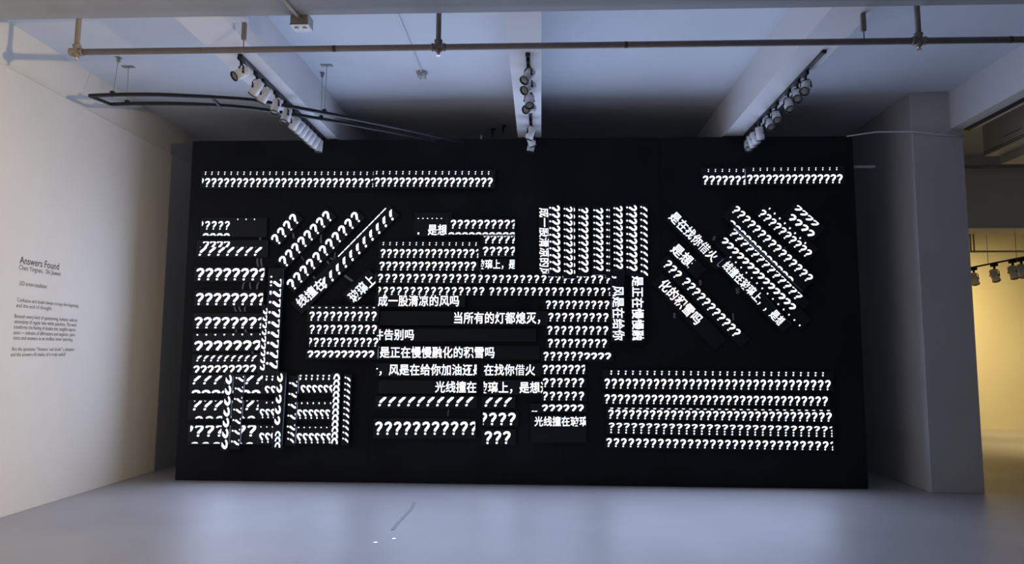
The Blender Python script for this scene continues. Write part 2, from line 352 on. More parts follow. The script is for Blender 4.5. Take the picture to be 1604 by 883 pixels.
 ('LED bar of nine question marks, third rung of the ladder beside the upright text', 'LED bars of question marks laid level', 0.4415, 1.814, 0.0, 0.7907, 0.1315, 0, [('q', 9, -0.3325, 0.0, 0.0831, 0.0, 0.104, 0.0645, 0, 1, 'q', N_, N_)]),
 ('LED bar of nine question marks, fourth rung of the ladder beside the upright text', 'LED bars of question marks laid level', 0.4355, 1.6615, 0.09, 0.7654, 0.1303, 0, [('q', 9, -0.3205, 0.0, 0.0801, 0.0, 0.103, 0.0639, 0, 1, 'q', N_, N_)]),
 ('LED bar of ten question marks with the last four sheared, fifth rung of the ladder', 'LED bars of question marks laid level', 0.4304, 1.5078, 0.28, 0.8597, 0.1312, 0, [('q', 6, -0.3674, 0.0, 0.0816, 0.0, 0.104, 0.0645, 0, 1, 'q', N_, N_), ('q', 4, 0.1216, 0.0016, 0.0823, -0.0001, 0.083, 0.0773, 0.22, 1, 'q', N_, N_)]),
 ('LED bar of seven question marks level with 在找你借火, sixth rung of the ladder', 'LED bars of question marks laid level', 0.268, 1.3504, 0.37, 0.5403, 0.1352, 0, [('q', 7, -0.214, 0.0, 0.0765, 0.0, 0.108, 0.067, 0, 1, 'q', N_, 0.255)]),
 ('LED bar of six question marks, seventh rung of the ladder, touching the text 是想过', 'LED bars of question marks laid level', 0.278, 1.1946, 0.41, 0.5347, 0.1341, 0, [('q', 6, -0.218, 0.0, 0.0842, 0.0, 0.107, 0.0685, 0, 1, 'q', N_, N_)]),
 ('LED bar of six question marks, eighth rung of the ladder', 'LED bars of question marks laid level', 0.2717, 1.0385, 0.4, 0.5462, 0.1299, 0, [('q', 6, -0.2177, 0.0, 0.0856, 0.0, 0.103, 0.0659, 0, 1, 'q', N_, N_)]),
 ('LED bar of six dotless question hooks, ninth rung of the ladder above 光线撞在玻璃', 'LED bars of question marks laid level', 0.209, 0.8973, 0.41, 0.6762, 0.1083, 0, [('q', 6, -0.158, -0.0002, 0.0844, 0.0, 0.083, 0.0768, 0.2, 1, 'q', N_, N_), ('q', 2, -0.3023, -0.0382, 0.036, -0.0003, 0.01, 0.0288, 0, 0.05, 'd', N_, N_)]),
 ('LED bar of small text 光线撞在玻璃 at the foot of the ladder', 'LED bars of Chinese text laid level', 0.2087, 0.6496, 0.54, 0.6592, 0.318, 0, [('t', '光线撞在玻璃', -0.2319, 0.0896, 0.1058, 0.0, 0.109, 0.1058, 0, 1, '', N_, 0.3221)]),
 ('LED bar of text 成一股清凉的风吗 below the fourth central row', 'LED bars of Chinese text laid level', -1.4584, 2.1571, 0.0, 1.0878, 0.1465, 1, [('t', '成一股清凉的风吗', -0.4506, 0.0019, 0.1243, 0.0, 0.127, 0.1243, 0, 1, '', N_, N_)]),
 ('LED bar of text 当所有的灯都熄灭 with a comma at its right end', 'LED bars of Chinese text laid level', -0.9369, 1.9551, 0.06, 2.019, 0.1638, 1, [('t', '当所有的灯都熄灭，', -0.0551, 0.0, 0.1253, 0.0, 0.133, 0.1253, 0, 1, '', N_, N_)]),
 ('LED bar of text 件告别吗 with its first character cut off', 'LED bars of Chinese text laid level', -1.0166, 1.7535, 0.15, 1.9228, 0.1559, 0, [('t', '件告别吗', -0.9434, 0.0, 0.1253, 0.0, 0.125, 0.1253, 0, 1, '', -0.9614, N_)]),
 ('LED bar of text 是正在慢慢融化的积雪吗, longest of the central text', 'LED bars of Chinese text laid level', -1.0151, 1.5427, 0.18, 2.0055, 0.1606, 0, [('t', '是正在慢慢融化的积雪吗', -0.8629, 0.0, 0.1267, 0.0, 0.13, 0.1267, 0, 1, '', N_, N_)]),
 ('LED bar of text 风是在给你加油还 after a comma, left of 在找你借火', 'LED bars of Chinese text laid level', -1.371, 1.3335, 0.23, 1.2252, 0.1585, 0, [('t', '叶，风是在给你加油还是', -0.647, 0.0, 0.1269, 0.0, 0.128, 0.1269, 0, 1, '', -0.605, 0.605)]),
 ('LED bar of text 在找你借火 between the central text and the ladder', 'LED bars of Chinese text laid level', -0.3545, 1.3381, 0.23, 0.7001, 0.1585, 0, [('t', '在找你借火', -0.2656, 0.0, 0.1233, 0.0, 0.128, 0.1233, 0, 1, '', N_, N_)]),
 ('LED bar of text 光线撞在 with a blank left end', 'LED bars of Chinese text laid level', -1.3512, 1.1306, 0.15, 1.1932, 0.1594, 0, [('t', '光线撞在', 0.1492, 0.0, 0.1257, -0.0, 0.129, 0.1257, 0, 1, '', N_, N_)]),
 ('LED bar of text 璃上 是想过 touching the ladder', 'LED bars of Chinese text laid level', -0.328, 1.1329, 0.31, 0.7151, 0.1581, 1, [('t', '玻璃上，是想过', -0.363, 0.0, 0.1242, 0.0, 0.128, 0.1242, 0, 1, '', -0.35, 0.35)]),
 ('LED bar of ten slanted dash and dot marks below the central text', 'LED bars of question marks laid level', -1.3691, 0.9524, 0.44, 1.2201, 0.1517, 0, [('q', 10, -0.5329, 0.0057, 0.1159, 0.0, 0.11, 0.1088, 0, 0.68, 's', N_, N_)]),
 ('LED bar of eleven large question marks at the bottom centre', 'LED bars of question marks laid level', -1.3798, 0.6436, 0.56, 1.2335, 0.2393, 0, [('q', 11, -0.5472, 0.0037, 0.1134, -0.0, 0.157, 0.0942, 0, 1, 'q', N_, 0.6018)]),
 ('short LED bar of three slanted marks below 璃上', 'LED bars of question marks laid level', -0.5022, 0.9582, 0.5, 0.4043, 0.1409, 0, [('q', 3, -0.1258, 0.0019, 0.1145, 0.0, 0.107, 0.1075, 0, 0.68, 's', N_, N_)]),
 ('short LED bar of four large question marks, middle of the small central stack', 'LED bars of question marks laid level', -0.4771, 0.7619, 0.51, 0.4287, 0.1816, 0, [('q', 4, -0.2009, 0.0019, 0.1127, 0.0, 0.148, 0.0947, 0, 1, 'q', -0.2069, N_)]),
 ('short LED bar of three large question marks, lowest of the small central stack', 'LED bars of question marks laid level', -0.4968, 0.5504, 0.78, 0.4108, 0.1884, 0, [('q', 3, -0.1212, -0.0037, 0.11, 0.0, 0.151, 0.0936, 0, 1, 'q', N_, N_)]),
 ('LED bar of ten question marks, top of the four-row block left of the central text', 'LED bars of question marks laid level', -2.3878, 1.9998, 0.15, 0.8679, 0.1936, 2, [('q', 10, -0.3659, 0.0762, 0.0829, -0.0001, 0.01, 0.0249, 0, 0.05, 'd', N_, N_), ('q', 10, -0.3692, -0.0268, 0.0838, -0.0, 0.112, 0.0672, 0, 1, 'q', N_, N_)]),
 ('LED bar of ten question marks, second of the four-row block left of the central text', 'LED bars of question marks laid level', -2.3897, 1.815, 0.15, 0.8691, 0.1389, 1, [('q', 10, -0.3713, 0.0, 0.0842, 0.0, 0.108, 0.0648, 0, 1, 'q', N_, N_)]),
 ('LED bar of question marks, third of the four-row block beside the central text', 'LED bars of question marks laid level', -2.3758, 1.6604, 0.24, 0.859, 0.1397, 1, [('q', 10, -0.3312, 0.0, 0.0807, 0.0, 0.109, 0.0654, 0, 1, 'q', -0.4142, 0.4218)]),
 ('LED bar of ten dotless question hooks, lowest of the four-row block beside the central text', 'LED bars of question marks laid level', -2.3944, 1.5166, 0.23, 0.8782, 0.1214, 1, [('q', 10, -0.3776, 0.0019, 0.0822, 0.0, 0.087, 0.0772, 0.22, 1, 'q', N_, N_)]),
 ('LED bar of nine question marks over arcs ending above the central block', 'LED bars of question marks laid level', -0.7289, 3.0638, -0.18, 0.8356, 0.2053, 1, [('q', 9, -0.3332, 0.0322, 0.0818, 0.0, 0.11, 0.0704, 0, 1, 'q', N_, 0.4088), ('q', 10, -0.3559, -0.0799, 0.0827, 0.0001, 0.027, 0.0776, 0.74, 1, 'q', N_, 0.4101)]),
 ('LED bar of bold text 是想 behind the left end of the upper question row', 'LED bars of Chinese text laid level', -1.3228, 3.0999, -0.48, 0.4667, 0.2959, 0, [('t', '是想过', -0.0017, -0.0679, 0.12, 0.0, 0.13, 0.12, 0, 1, '', N_, 0.2183), ('q', 1, -0.1633, -0.1103, 0.0, 0.0, 0.032, 0.08, 0, 0.2, 'q', N_, N_), ('q', 6, -0.1799, 0.0746, 0.057, 0.0003, 0.009, 0.0171, 0, 0.05, 'd', N_, N_)]),
 ('short LED bar of four sheared question marks right of the dotted central line', 'LED bars of question marks laid level', -0.523, 2.9086, -0.17, 0.4236, 0.1116, 0, [('q', 5, -0.136, 0.0, 0.0825, 0.0, 0.088, 0.073, 0, 0.82, 'q', N_, 0.204)]),
 ('short LED bar of five question marks above the text 璃上 at upper centre', 'LED bars of question marks laid level', -0.5299, 2.768, 0.0, 0.4394, 0.1354, 1, [('q', 5, -0.1371, -0.002, 0.083, 0.0, 0.108, 0.0713, 0, 1, 'q', N_, 0.2119)]),
 ('short LED bar of cut text 璃上 at upper centre beside the second central row', 'LED bars of Chinese text laid level', -0.522, 2.606, 0.0, 0.4237, 0.1472, 0, [('t', '玻璃上，是', -0.206, 0.002, 0.0962, 0.0, 0.112, 0.0962, 0, 1, '', -0.204, 0.204)]),
 ('upright LED bar of sideways text 成一股清凉的, left of the upright question columns', 'LED bars standing upright', 0.0447, 2.9011, -89.69, 0.8215, 0.1374, 0, [('t', '成一股清凉的风', -0.342, -0.0039, 0.1222, -0.0, 0.122, 0.1222, 0, 1, '', N_, 0.403)]),
 ('upright LED bar of sideways question marks, first column right of the sideways text', 'LED bars standing upright', 0.1676, 2.9014, -89.61, 0.8915, 0.1506, 1, [('q', 10, -0.3837, 0.0, 0.0827, 0.0, 0.132, 0.0776, 0, 1, 'q', N_, N_)]),
 ('upright LED bar of sideways question marks, second column right of the sideways text', 'LED bars standing upright', 0.3438, 2.8819, -89.92, 0.8996, 0.1562, 1, [('q', 10, -0.3912, -0.0152, 0.0843, 0.0, 0.107, 0.0706, 0, 1, 'q', N_, N_), ('q', 10, -0.3871, 0.0617, 0.0843, -0.0001, 0.014, 0.062, 0.86, 1, 'q', N_, N_)]),
 ('upright LED bar of sideways question marks, third column right of the sideways text', 'LED bars standing upright', 0.512, 2.888, -90.16, 0.861, 0.1385, 1, [('q', 10, -0.37, 0.0, 0.0797, 0.0, 0.12, 0.0748, 0, 1, 'q', N_, N_)]),
 ('upright LED bar of sideways question marks, fourth column right of the sideways text', 'LED bars standing upright', 0.691, 2.895, -90.16, 0.8367, 0.1385, 1, [('q', 10, -0.359, 0.0, 0.0772, 0.0, 0.12, 0.0725, 0, 1, 'q', N_, N_)]),
 ('upright LED bar of sideways dots, fifth column right of the sideways text', 'LED bars standing upright', 0.8054, 2.8786, -90.39, 0.8789, 0.0592, 1, [('q', 10, -0.3784, 0.0, 0.0816, -0.0, 0.041, 0.0765, 0, 0.32, 'q', N_, N_)]),
 ('upright LED bar of sideways question marks, sixth column right of the sideways text', 'LED bars standing upright', 0.9325, 2.924, -90.25, 0.8397, 0.1304, 0, [('q', 10, -0.361, 0.0, 0.0777, 0.0, 0.112, 0.0717, 0, 1, 'q', N_, N_)]),
 ('upright LED bar of sideways question marks, seventh column right of the sideways text', 'LED bars standing upright', 1.0949, 2.916, -90.31, 0.8763, 0.1504, 0, [('q', 10, -0.377, 0.0, 0.0812, -0.0, 0.132, 0.0762, 0, 1, 'q', N_, N_)]),
 ('upright LED bar of sideways dot and dash marks, rightmost of the upright columns', 'LED bars standing upright', 1.2396, 2.899, -90.37, 0.9039, 0.112, 0, [('q', 11, -0.392, 0.0019, 0.0784, -0.0, 0.085, 0.0736, 0, 0.65, 's', N_, N_)]),
 ('upright LED bar of sideways text 风是在给你 standing right of the ladder', 'LED bars standing upright', 0.9185, 2.1088, -89.91, 0.8633, 0.1568, 1, [('t', '，风是在给你', -0.3052, 0.0, 0.1312, -0.0, 0.134, 0.1312, 0, 1, '', N_, N_)]),
 ('upright LED bar of bold sideways text 是正在慢慢融, rightmost upright text', 'LED bars standing upright', 1.1495, 2.0828, -90.27, 0.8106, 0.1557, 1, [('t', '是正在慢慢融', -0.3182, 0.0, 0.1288, 0.0, 0.133, 0.1288, 0, 1, '', N_, N_)]),
 ('slanted LED bar of text 是在找你借火, upper left of the right slanted bars', 'LED bars set on the slant', 1.8566, 2.907, -46.75, 0.8818, 0.1788, 0, [('t', '是在找你借火', -0.3551, 0.0078, 0.1249, 0.0, 0.1322, 0.1249, 0, 1, '', N_, N_)]),
 ('short slanted LED bar of text 是想 below 是在找你借火', 'LED bars set on the slant', 1.7465, 2.6665, -45.0, 0.5049, 0.1711, 0, [('t', '是想过', -0.1492, 0.0, 0.1442, 0.0, 0.14, 0.1442, 0, 1, '', N_, 0.0813)]),
 ('slanted LED bar of question marks below the short text 是想', 'LED bars set on the slant', 1.9417, 2.1686, -46.55, 1.3752, 0.1593, 0, [('q', 3, -0.6062, -0.0039, 0.0846, -0.0016, 0.1145, 0.071, 0, 1, 'q', N_, N_), ('q', 11, -0.3045, 0.0078, 0.0835, 0.0, 0.1131, 0.0701, 0, 1, 'q', N_, N_)]),
 ('slanted LED bar of text 化的积雪吗, lowest of the right slanted bars', 'LED bars set on the slant', 1.7584, 2.044, -47.15, 1.0756, 0.1848, 0, [('t', '化的积雪吗', -0.4102, 0.0077, 0.132, 0.0, 0.1386, 0.132, 0, 1, '', N_, N_)]),
 ('slanted LED bar of text 线撞在玻璃上 是想, longest of the right slanted text', 'LED bars set on the slant', 2.5272, 2.2467, -47.43, 1.0962, 0.1483, 1, [('t', '线撞在玻璃上，，是想过', -0.4526, 0.0, 0.0983, -0.0, 0.1174, 0.0983, 0, 1, '', N_, 0.4554)]),
 ('slanted LED bar of hooks above a dotted line, just above the longest slanted text', 'LED bars set on the slant', 2.6412, 2.3959, -45.78, 1.4162, 0.1687, 0, [('q', 14, -0.6533, 0.0342, 0.0844, 0.0, 0.082, 0.0792, 0.28, 1, 'q', N_, N_), ('q', 14, -0.4668, -0.0608, 0.0869, -0.0003, 0.0212, 0.0606, 0, 0.14, 'q', N_, N_)]),
 ('slanted LED bar of sheared question marks, second in the right slanted question block', 'LED bars set on the slant', 2.7042, 2.5738, -46.08, 1.2681, 0.1124, 0, [('q', 13, -0.5647, -0.0008, 0.0877, 0.0, 0.0954, 0.0773, 0, 0.84, 'q', N_, N_)]),
 ('slanted LED bar of fifteen question marks over arcs, third in the right slanted question block', 'LED bars set on the slant', 2.7153, 2.816, -44.83, 1.2852, 0.2312, 1, [('q', 15, -0.5778, 0.049, 0.0831, 0.0, 0.1103, 0.0684, 0, 1, 'q', N_, N_), ('q', 12, -0.4975, -0.08, 0.0854, -0.0013, 0.0276, 0.0801, 0.74, 1, 'q', N_, N_)]),
 ('slanted LED bar of question marks beneath dots, fourth in the right slanted block', 'LED bars set on the slant', 2.9405, 3.001, -42.94, 0.8231, 0.1938, 0, [('q', 10, -0.3545, -0.0308, 0.0788, 0.0, 0.109, 0.0676, 0, 1, 'q', N_, N_), ('q', 8, -0.3253, 0.0729, 0.0832, -0.0043, 0.0248, 0.062, 0, 0.16, 'q', N_, N_)]),
 ('short slanted LED bar of question marks at the top right of the right slanted block', 'LED bars set on the slant', 3.1489, 3.1229, -42.41, 0.4675, 0.2401, 0, [('q', 4, -0.1294, -0.0598, 0.0939, 0.0, 0.0971, 0.0849, 0.2, 1, 'q', N_, N_), ('q', 4, -0.1616, 0.0733, 0.0872, -0.0021, 0.0702, 0.0818, 0.3, 0.9, 's', N_, N_)]),
 ('LED bar of question marks under colons, top of the long bottom right block', 'LED bars of question marks laid level', 2.0743, 1.2325, -0.04, 2.6867, 0.238, 0, [('q', 30, -1.2333, 0.0815, 0.085, -0.0001, 0.048, 0.0613, 0, 0.36, 'q', N_, N_), ('q', 32, -1.2873, -0.0455, 0.0828, 0.0, 0.12, 0.0672, 0, 1, 'q', N_, N_)]),
 ('LED bar of thirty-three question marks, second of the long bottom right block', 'LED bars of question marks laid level', 2.0527, 1.0045, -0.16, 2.646, 0.1368, 0, [('q', 33, -1.2677, 0.0, 0.079, 0.0, 0.11, 0.066, 0, 1, 'q', N_, N_)]),
 ('LED bar of question marks under a dashed line, middle of the long bottom right block', 'LED bars of question marks laid level', 2.0918, 0.838, -0.27, 2.6408, 0.1606, 0, [('q', 31, -1.255, 0.0561, 0.0836, 0.0002, 0.01, 0.0334, 0, 0.05, 'd', N_, N_), ('q', 32, -1.2647, -0.013, 0.0814, 0.0, 0.108, 0.067, 0, 1, 'q', N_, N_)]),
 ('LED bar of double-dotted question marks, fourth of the long bottom right block', 'LED bars of question marks laid level', 2.0929, 0.6613, -0.44, 2.6316, 0.1497, 0, [('q', 29, -1.2579, 0.0, 0.0879, 0.0, 0.123, 0.0714, 0, 1, 'e', N_, 1.2862)]),
 ('LED bar of question marks, lowest of the long bottom right block', 'LED bars of question marks laid level', 2.0782, 0.4964, -0.3, 2.6625, 0.1295, 0, [('q', 30, -1.2752, 0.0, 0.0861, 0.0, 0.103, 0.068, 0, 1, 'q', N_, 1.3018)]),
]
CABLES = [
 ('grey ribbon cable second slot of the left column, below the blank bar end', -3.4680, 2.9590, -3.4670, 2.8950, 0.0231),
 ('grey ribbon cable between second and third left bars, left of two', -3.4960, 2.6880, -3.4810, 2.5810, 0.0231),
 ('grey ribbon cable between second and third left bars, right of two', -3.4500, 2.6880, -3.4320, 2.5810, 0.0231),
 ('grey ribbon cable between third and fourth left bars, leftmost of three', -3.6450, 2.3980, -3.6660, 2.3040, 0.0200),
 ('grey ribbon cable between third and fourth left bars, middle of three', -3.5740, 2.3980, -3.5620, 2.3040, 0.0177),
 ('grey ribbon cable between third and fourth left bars, rightmost of three', -3.4670, 2.3990, -3.4870, 2.3040, 0.0215),
 ('grey ribbon cable between fourth and fifth left bars, leftmost of three', -3.7570, 2.0990, -3.7330, 2.0280, 0.0185),
 ('grey ribbon cable between fourth and fifth left bars, middle of three', -3.7020, 2.0990, -3.6750, 2.0280, 0.0185),
 ('grey ribbon cable between fourth and fifth left bars, rightmost of three', -3.6200, 2.0990, -3.6240, 2.0290, 0.0185),
 ('grey ribbon cable between fifth and sixth left bars, left of two', -3.7210, 1.8170, -3.7210, 1.7590, 0.0215),
 ('grey ribbon cable between fifth and sixth left bars, right of two', -3.6130, 1.8180, -3.5810, 1.7590, 0.0262),
 ('grey ribbon cable between sixth and seventh left bars, beside the narrow upright bar', -3.5140, 1.5460, -3.4850, 1.4960, 0.0231),
 ('grey ribbon cable below the uppermost left slanted bar', -3.0620, 3.0060, -3.0460, 2.9340, 0.0246),
 ('grey ribbon cable hanging straight from the second left slanted bar near its upper end', -2.7070, 2.9850, -2.7060, 2.8740, 0.0215),
 ('grey ribbon cable curling below the second left slanted bar at its lower half', -2.9540, 2.7230, -2.9110, 2.6600, 0.0138),
 ('grey ribbon cable hanging straight between third left slanted bar and the dashed bar', -2.5260, 2.7660, -2.5280, 2.6710, 0.0169),
 ('grey ribbon cable crossing short above the dashed slanted bar', -2.5880, 2.6910, -2.5270, 2.6660, 0.0185),
 ('grey ribbon cable leaning between third left slanted bar and the dashed bar, at its middle', -2.6290, 2.6580, -2.5780, 2.5960, 0.0231),
 ('grey ribbon cable leaning onto the characters 线撞在', -2.7910, 2.4650, -2.7420, 2.4160, 0.0231),
 ('grey ribbon cable wide, leaning between the dashed slanted bar and 玻璃上', -2.4020, 2.4760, -2.2980, 2.4040, 0.0277),
 ('grey ribbon cable thin, below the cut text 璃上 at upper centre', -0.7580, 2.5720, -0.7120, 2.4860, 0.0138),
 ('grey ribbon cable thin, above the large question marks at bottom centre', -1.0990, 0.8690, -1.1060, 0.7850, 0.0108),
 ('grey ribbon cable right of the slanted text 是在找你借火', 2.0930, 2.9520, 2.0730, 2.9010, 0.0277),
 ('grey ribbon cable between the short text 是想 and the slanted question row', 1.9050, 2.4220, 1.9100, 2.3570, 0.0292),
 ('grey ribbon cable wide, below the longest slanted text near 玻', 2.3410, 2.3300, 2.3480, 2.2590, 0.0385),
 ('grey ribbon cable thin, near the lower end of the slanted question row', 2.2820, 2.0250, 2.2890, 1.9410, 0.0185),
 ('grey ribbon cable below the slanted text 化的积雪吗', 1.5930, 2.0270, 1.5930, 1.9620, 0.0246),
 ('grey ribbon cable in the gap of the right slanted question block, at its middle', 2.9300, 2.8190, 2.8970, 2.7800, 0.0215),
 ('grey ribbon cable between the two topmost right slanted bars', 3.1600, 2.9380, 3.1280, 2.9070, 0.0200),
]
WALLTEXT = [
 ('title', 'Answers Found', 6.4210, 2.3760, 0.5460, 0.0720, 'vinyl'),
 ('credit_line', 'Chen Yingnan,  Shi Jiawen', 6.4190, 2.3165, 0.5830, 0.0470, 'vinyl_grey'),
 ('medium_line', 'LED screen installation', 6.4420, 2.1685, 0.3680, 0.0420, 'vinyl_grey'),
 ('paragraph', 'Confusion and doubt always occupy the beginning', 6.4260, 2.0085, 0.8840, 0.0380, 'vinyl_grey'),
 ('paragraph', 'and the end of thought.', 6.4190, 1.9550, 0.4910, 0.0380, 'vinyl_grey'),
 ('paragraph', 'Beneath every kind of questioning, humans seek an', 6.4090, 1.8530, 0.8960, 0.0380, 'vinyl_grey'),
 ('paragraph', 'uncertainty of regular laws within questions. The work', 6.4140, 1.8010, 0.8880, 0.0380, 'vinyl_grey'),
 ('paragraph', 'transforms the feeling of doubts into tangible expres-', 6.4090, 1.7500, 0.8910, 0.0380, 'vinyl_grey'),
 ('paragraph', 'sions — minutes of affirmation and negation, ques-', 6.4120, 1.6965, 0.8830, 0.0380, 'vinyl_grey'),
 ('paragraph', 'tions and answers in an endless inner yearning.', 6.4140, 1.6460, 0.8440, 0.0380, 'vinyl_grey'),
 ('paragraph', 'Are the questions “Humans’ real doubt” a situation', 6.4050, 1.5405, 0.8860, 0.0380, 'vinyl_grey'),
 ('paragraph', 'and the answers AI makes of it truly useful?', 6.3980, 1.4880, 0.7620, 0.0380, 'vinyl_grey'),
]
RAILS = [[(-4.55, 6.604), (-4.24, 6.583), (-3.882, 6.588), (-3.516, 6.639), (-3.217, 6.698), (-2.921, 6.778), (-2.652, 6.949), (-2.345, 7.152), (-2.026, 7.387), (-1.783, 7.567), (-1.465, 7.815), (-1.198, 8.039), (-0.954, 8.248)], [(-4.479, 6.848), (-4.226, 6.836), (-3.923, 6.839), (-3.632, 6.865), (-3.32, 6.921), (-3.019, 7.016), (-2.734, 7.172), (-2.412, 7.366), (-2.141, 7.546), (-1.892, 7.722), (-1.566, 7.956), (-1.282, 8.188)]]
RAILBARS = [((-4.55, 6.604), (-4.479, 6.848)), ((-3.33, 6.674), (-3.357, 6.914)), ((-1.198, 8.039), (-1.352, 8.135))]
RAILWIRES = [((-4.302, 6.588), (-4.492, 6.946), False), ((-4.302, 6.838), (-4.528, 7.178), True), ((-2.423, 7.355), (-2.446, 7.414), False), ((-2.327, 7.163), (-2.331, 7.208), True)]
SPOTS = [('left', -2.7, 5.93, 8.36, [(5.93, (-0.55, -0.6, -0.6), 'turned towards us'), (6.28, (-0.6, 0.3, -0.72), 'leaning left'), (6.47, (-0.55, 0.25, -0.8), 'with a bright lower rim'), (6.77, (-0.15, -0.2, -0.95), 'with ring facing down'), (7.05, (-0.2, -0.2, -0.95), 'hanging low, ring down'), (7.31, (-0.6, 0.35, -0.72), 'leaning away'), (7.45, (-0.6, 0.3, -0.72), 'leaning away'), (7.58, (-0.6, 0.3, -0.72), 'leaning away'), (7.71, (-0.62, 0.3, -0.72), 'leaning away'), (7.845, (-0.6, 0.3, -0.72), 'leaning away'), (8.0, (-0.55, 0.25, -0.8), 'leaning away'), (8.15, (-0.1, 0.1, -1), 'pointing straight down')]), ('middle', -0.118, 5.98, 8.36, [(6.06, (-0.45, -0.4, -0.75), 'turned to the left'), (6.34, (-0.55, -0.55, -0.6), 'turned to the left'), (6.69, (0.05, -0.5, -0.85), 'facing us'), (6.91, (-0.5, -0.75, -0.4), 'turned strongly to the left'), (7.71, (-0.35, 0.4, -0.85), 'leaning away'), (7.98, (0.3, 0.4, -0.85), 'leaning to the right'), (8.2, (-0.2, 0.15, -0.95), 'hanging before the board')]), ('right', 2.48, 6.0, 8.36, [(6.41, (-0.4, -0.5, -0.7), 'turned towards us'), (6.62, (-0.25, -0.6, -0.65), 'facing us'), (6.87, (0, -0.5, -0.8), 'facing us'), (7.23, (-0.1, -0.6, -0.7), 'facing us'), (7.46, (0.05, -0.6, -0.7), 'facing us'), (7.79, (0.25, 0.4, -0.85), 'leaning away'), (7.96, (0.4, 0.4, -0.8), 'leaning away'), (8.09, (0.4, 0.4, -0.8), 'leaning away'), (8.24, (-0.1, -0.5, -0.8), 'facing us')])]

# ---------------------------------------------------------------- the black board
bm = bmesh.new()
nb = 7
bx0, bx1 = -4.391, 3.776
for i in range(nb):
    a = bx0 + (bx1-bx0)*i/nb
    b = bx0 + (bx1-bx0)*(i+1)/nb
    box(bm, a+0.0006, b-0.0006, DB, DB+0.018, 0.006, 4.18, bev=0.0008)
for z0 in (0.0, 2.0, 4.10):
    box(bm, bx0+0.01, bx1-0.01, DB+0.018, DB+0.10, z0, z0+0.07)
for i in range(nb+1):
    a = bx0+0.01 + (bx1-bx0-0.09)*i/nb
    box(bm, a, a+0.07, DB+0.018, DB+0.10, 0.07, 4.10)
board = obj('display_board', bm, M['board'])
tag(board, 'huge black display board carrying all the lit LED bars', 'display board')

bm = bmesh.new()
box(bm, 3.70, 4.05, DB+0.04, DB+0.075, 3.795, 3.825, bev=0.003)
be = obj('brace_end', bm, M['grey_plastic'], board)
be['label'] = 'pale batten end sticking out behind the right edge'

# ---------------------------------------------------------------- glyphs of the LED bars
def strip(pts, wd):
    ps = [Vector((a, b)) for a, b in pts]
    L, R = [], []
    for i, p in enumerate(ps):
        t = (ps[min(i+1, len(ps)-1)] - ps[max(i-1, 0)]).normalized()
        n = Vector((-t.y, t.x))*(wd[i] if isinstance(wd, list) else wd)/2
        L.append(p+n); R.append(p-n)
    return [[(L[i].x, L[i].y), (R[i].x, R[i].y), (R[i+1].x, R[i+1].y), (L[i+1].x, L[i+1].y)] for i in range(len(ps)-1)]

def octo(cx, cy_, r, k=8):
    return [(cx + r*math.cos(2*math.pi*i/k+0.39), cy_ + r*math.sin(2*math.pi*i/k+0.39)) for i in range(k)]

HOOK = strip([(-0.27, 0.735), (-0.185, 0.85), (-0.04, 0.905), (0.11, 0.88), (0.185, 0.765), (0.155, 0.63), (0.05, 0.49), (-0.045, 0.385), (-0.075, 0.265)],
             [0.13, 0.17, 0.19, 0.195, 0.20, 0.20, 0.20, 0.20, 0.19])
Q = HOOK + [octo(-0.085, 0.093, 0.093)]
QS = [[(x + 0.22*(y-0.35), y) for x, y in p] for p in Q]
QM = [[(-x, y) for x, y in p] for p in Q]
QE = [[(x, 0.36 + 0.64*y) for x, y in p] for p in HOOK] + [octo(-0.07, 0.34, 0.085), octo(-0.08, 0.09, 0.09)]
ARCH = strip([(0.30, 0.10), (0.05, 0.17), (-0.16, 0.32), (-0.22, 0.52), (-0.12, 0.74), (0.10, 0.86), (0.34, 0.86)],
             [0.20, 0.22, 0.24, 0.25, 0.26, 0.27, 0.26])
DASH = [[(-0.5, 0), (0.5, 0), (0.5, 1), (-0.5, 1)]]
GLYPH = {'q': (Q, 0.62), 's': (QS, 0.62), 'm': (QM, 0.62), 'e': (QE, 0.62), 'a': (ARCH, 0.68), 'd': (DASH, 1.0)}

def clip(poly, ax, val, keep_gt):
    out = []
    for i in range(len(poly)):
        a, b = poly[i-1], poly[i]
        ia = (a[ax] >= val) == keep_gt or a[ax] == val
        ib = (b[ax] >= val) == keep_gt or b[ax] == val
        if ia != ib:
            t = (val-a[ax])/(b[ax]-a[ax])
            out.append((a[0]+(b[0]-a[0])*t, a[1]+(b[1]-a[1])*t))
        if ib:
            out.append(b)
    return out

def add_poly(verts, faces, poly, u_lo, u_hi, v_lo, v_hi):
    us = [p[0] for p in poly]; vs = [p[1] for p in poly]
    if max(us) <= u_lo or min(us) >= u_hi or max(vs) <= v_lo or min(vs) >= v_hi:
        return
    if min(us) < u_lo: poly = clip(poly, 0, u_lo, True)
    if len(poly) > 2 and max(us) > u_hi: poly = clip(poly, 0, u_hi, False)
    if len(poly) > 2 and min(vs) < v_lo: poly = clip(poly, 1, v_lo, True)
    if len(poly) > 2 and max(vs) > v_hi: poly = clip(poly, 1, v_hi, False)
    if len(poly) < 3:
        return
    k = len(verts)
    verts.extend(poly)
    faces.append(list(range(k, k+len(poly))))

def merged(name, verts, faces, y):
    me = bpy.data.meshes.new(name)
    me.from_pydata([(u, y, v) for u, v in verts], [], faces)
    bm = bmesh.new()
    bm.from_mesh(me)
    bmesh.ops.remove_doubles(bm, verts=bm.verts, dist=0.0002)
    bmesh.ops.dissolve_degenerate(bm, edges=bm.edges, dist=0.0001)
    bmesh.ops.recalc_face_normals(bm, faces=bm.faces)
    for f in bm.faces:
        if f.normal.y > 0:
            f.normal_flip()
    bm.to_mesh(me)
    bm.free()
    return me

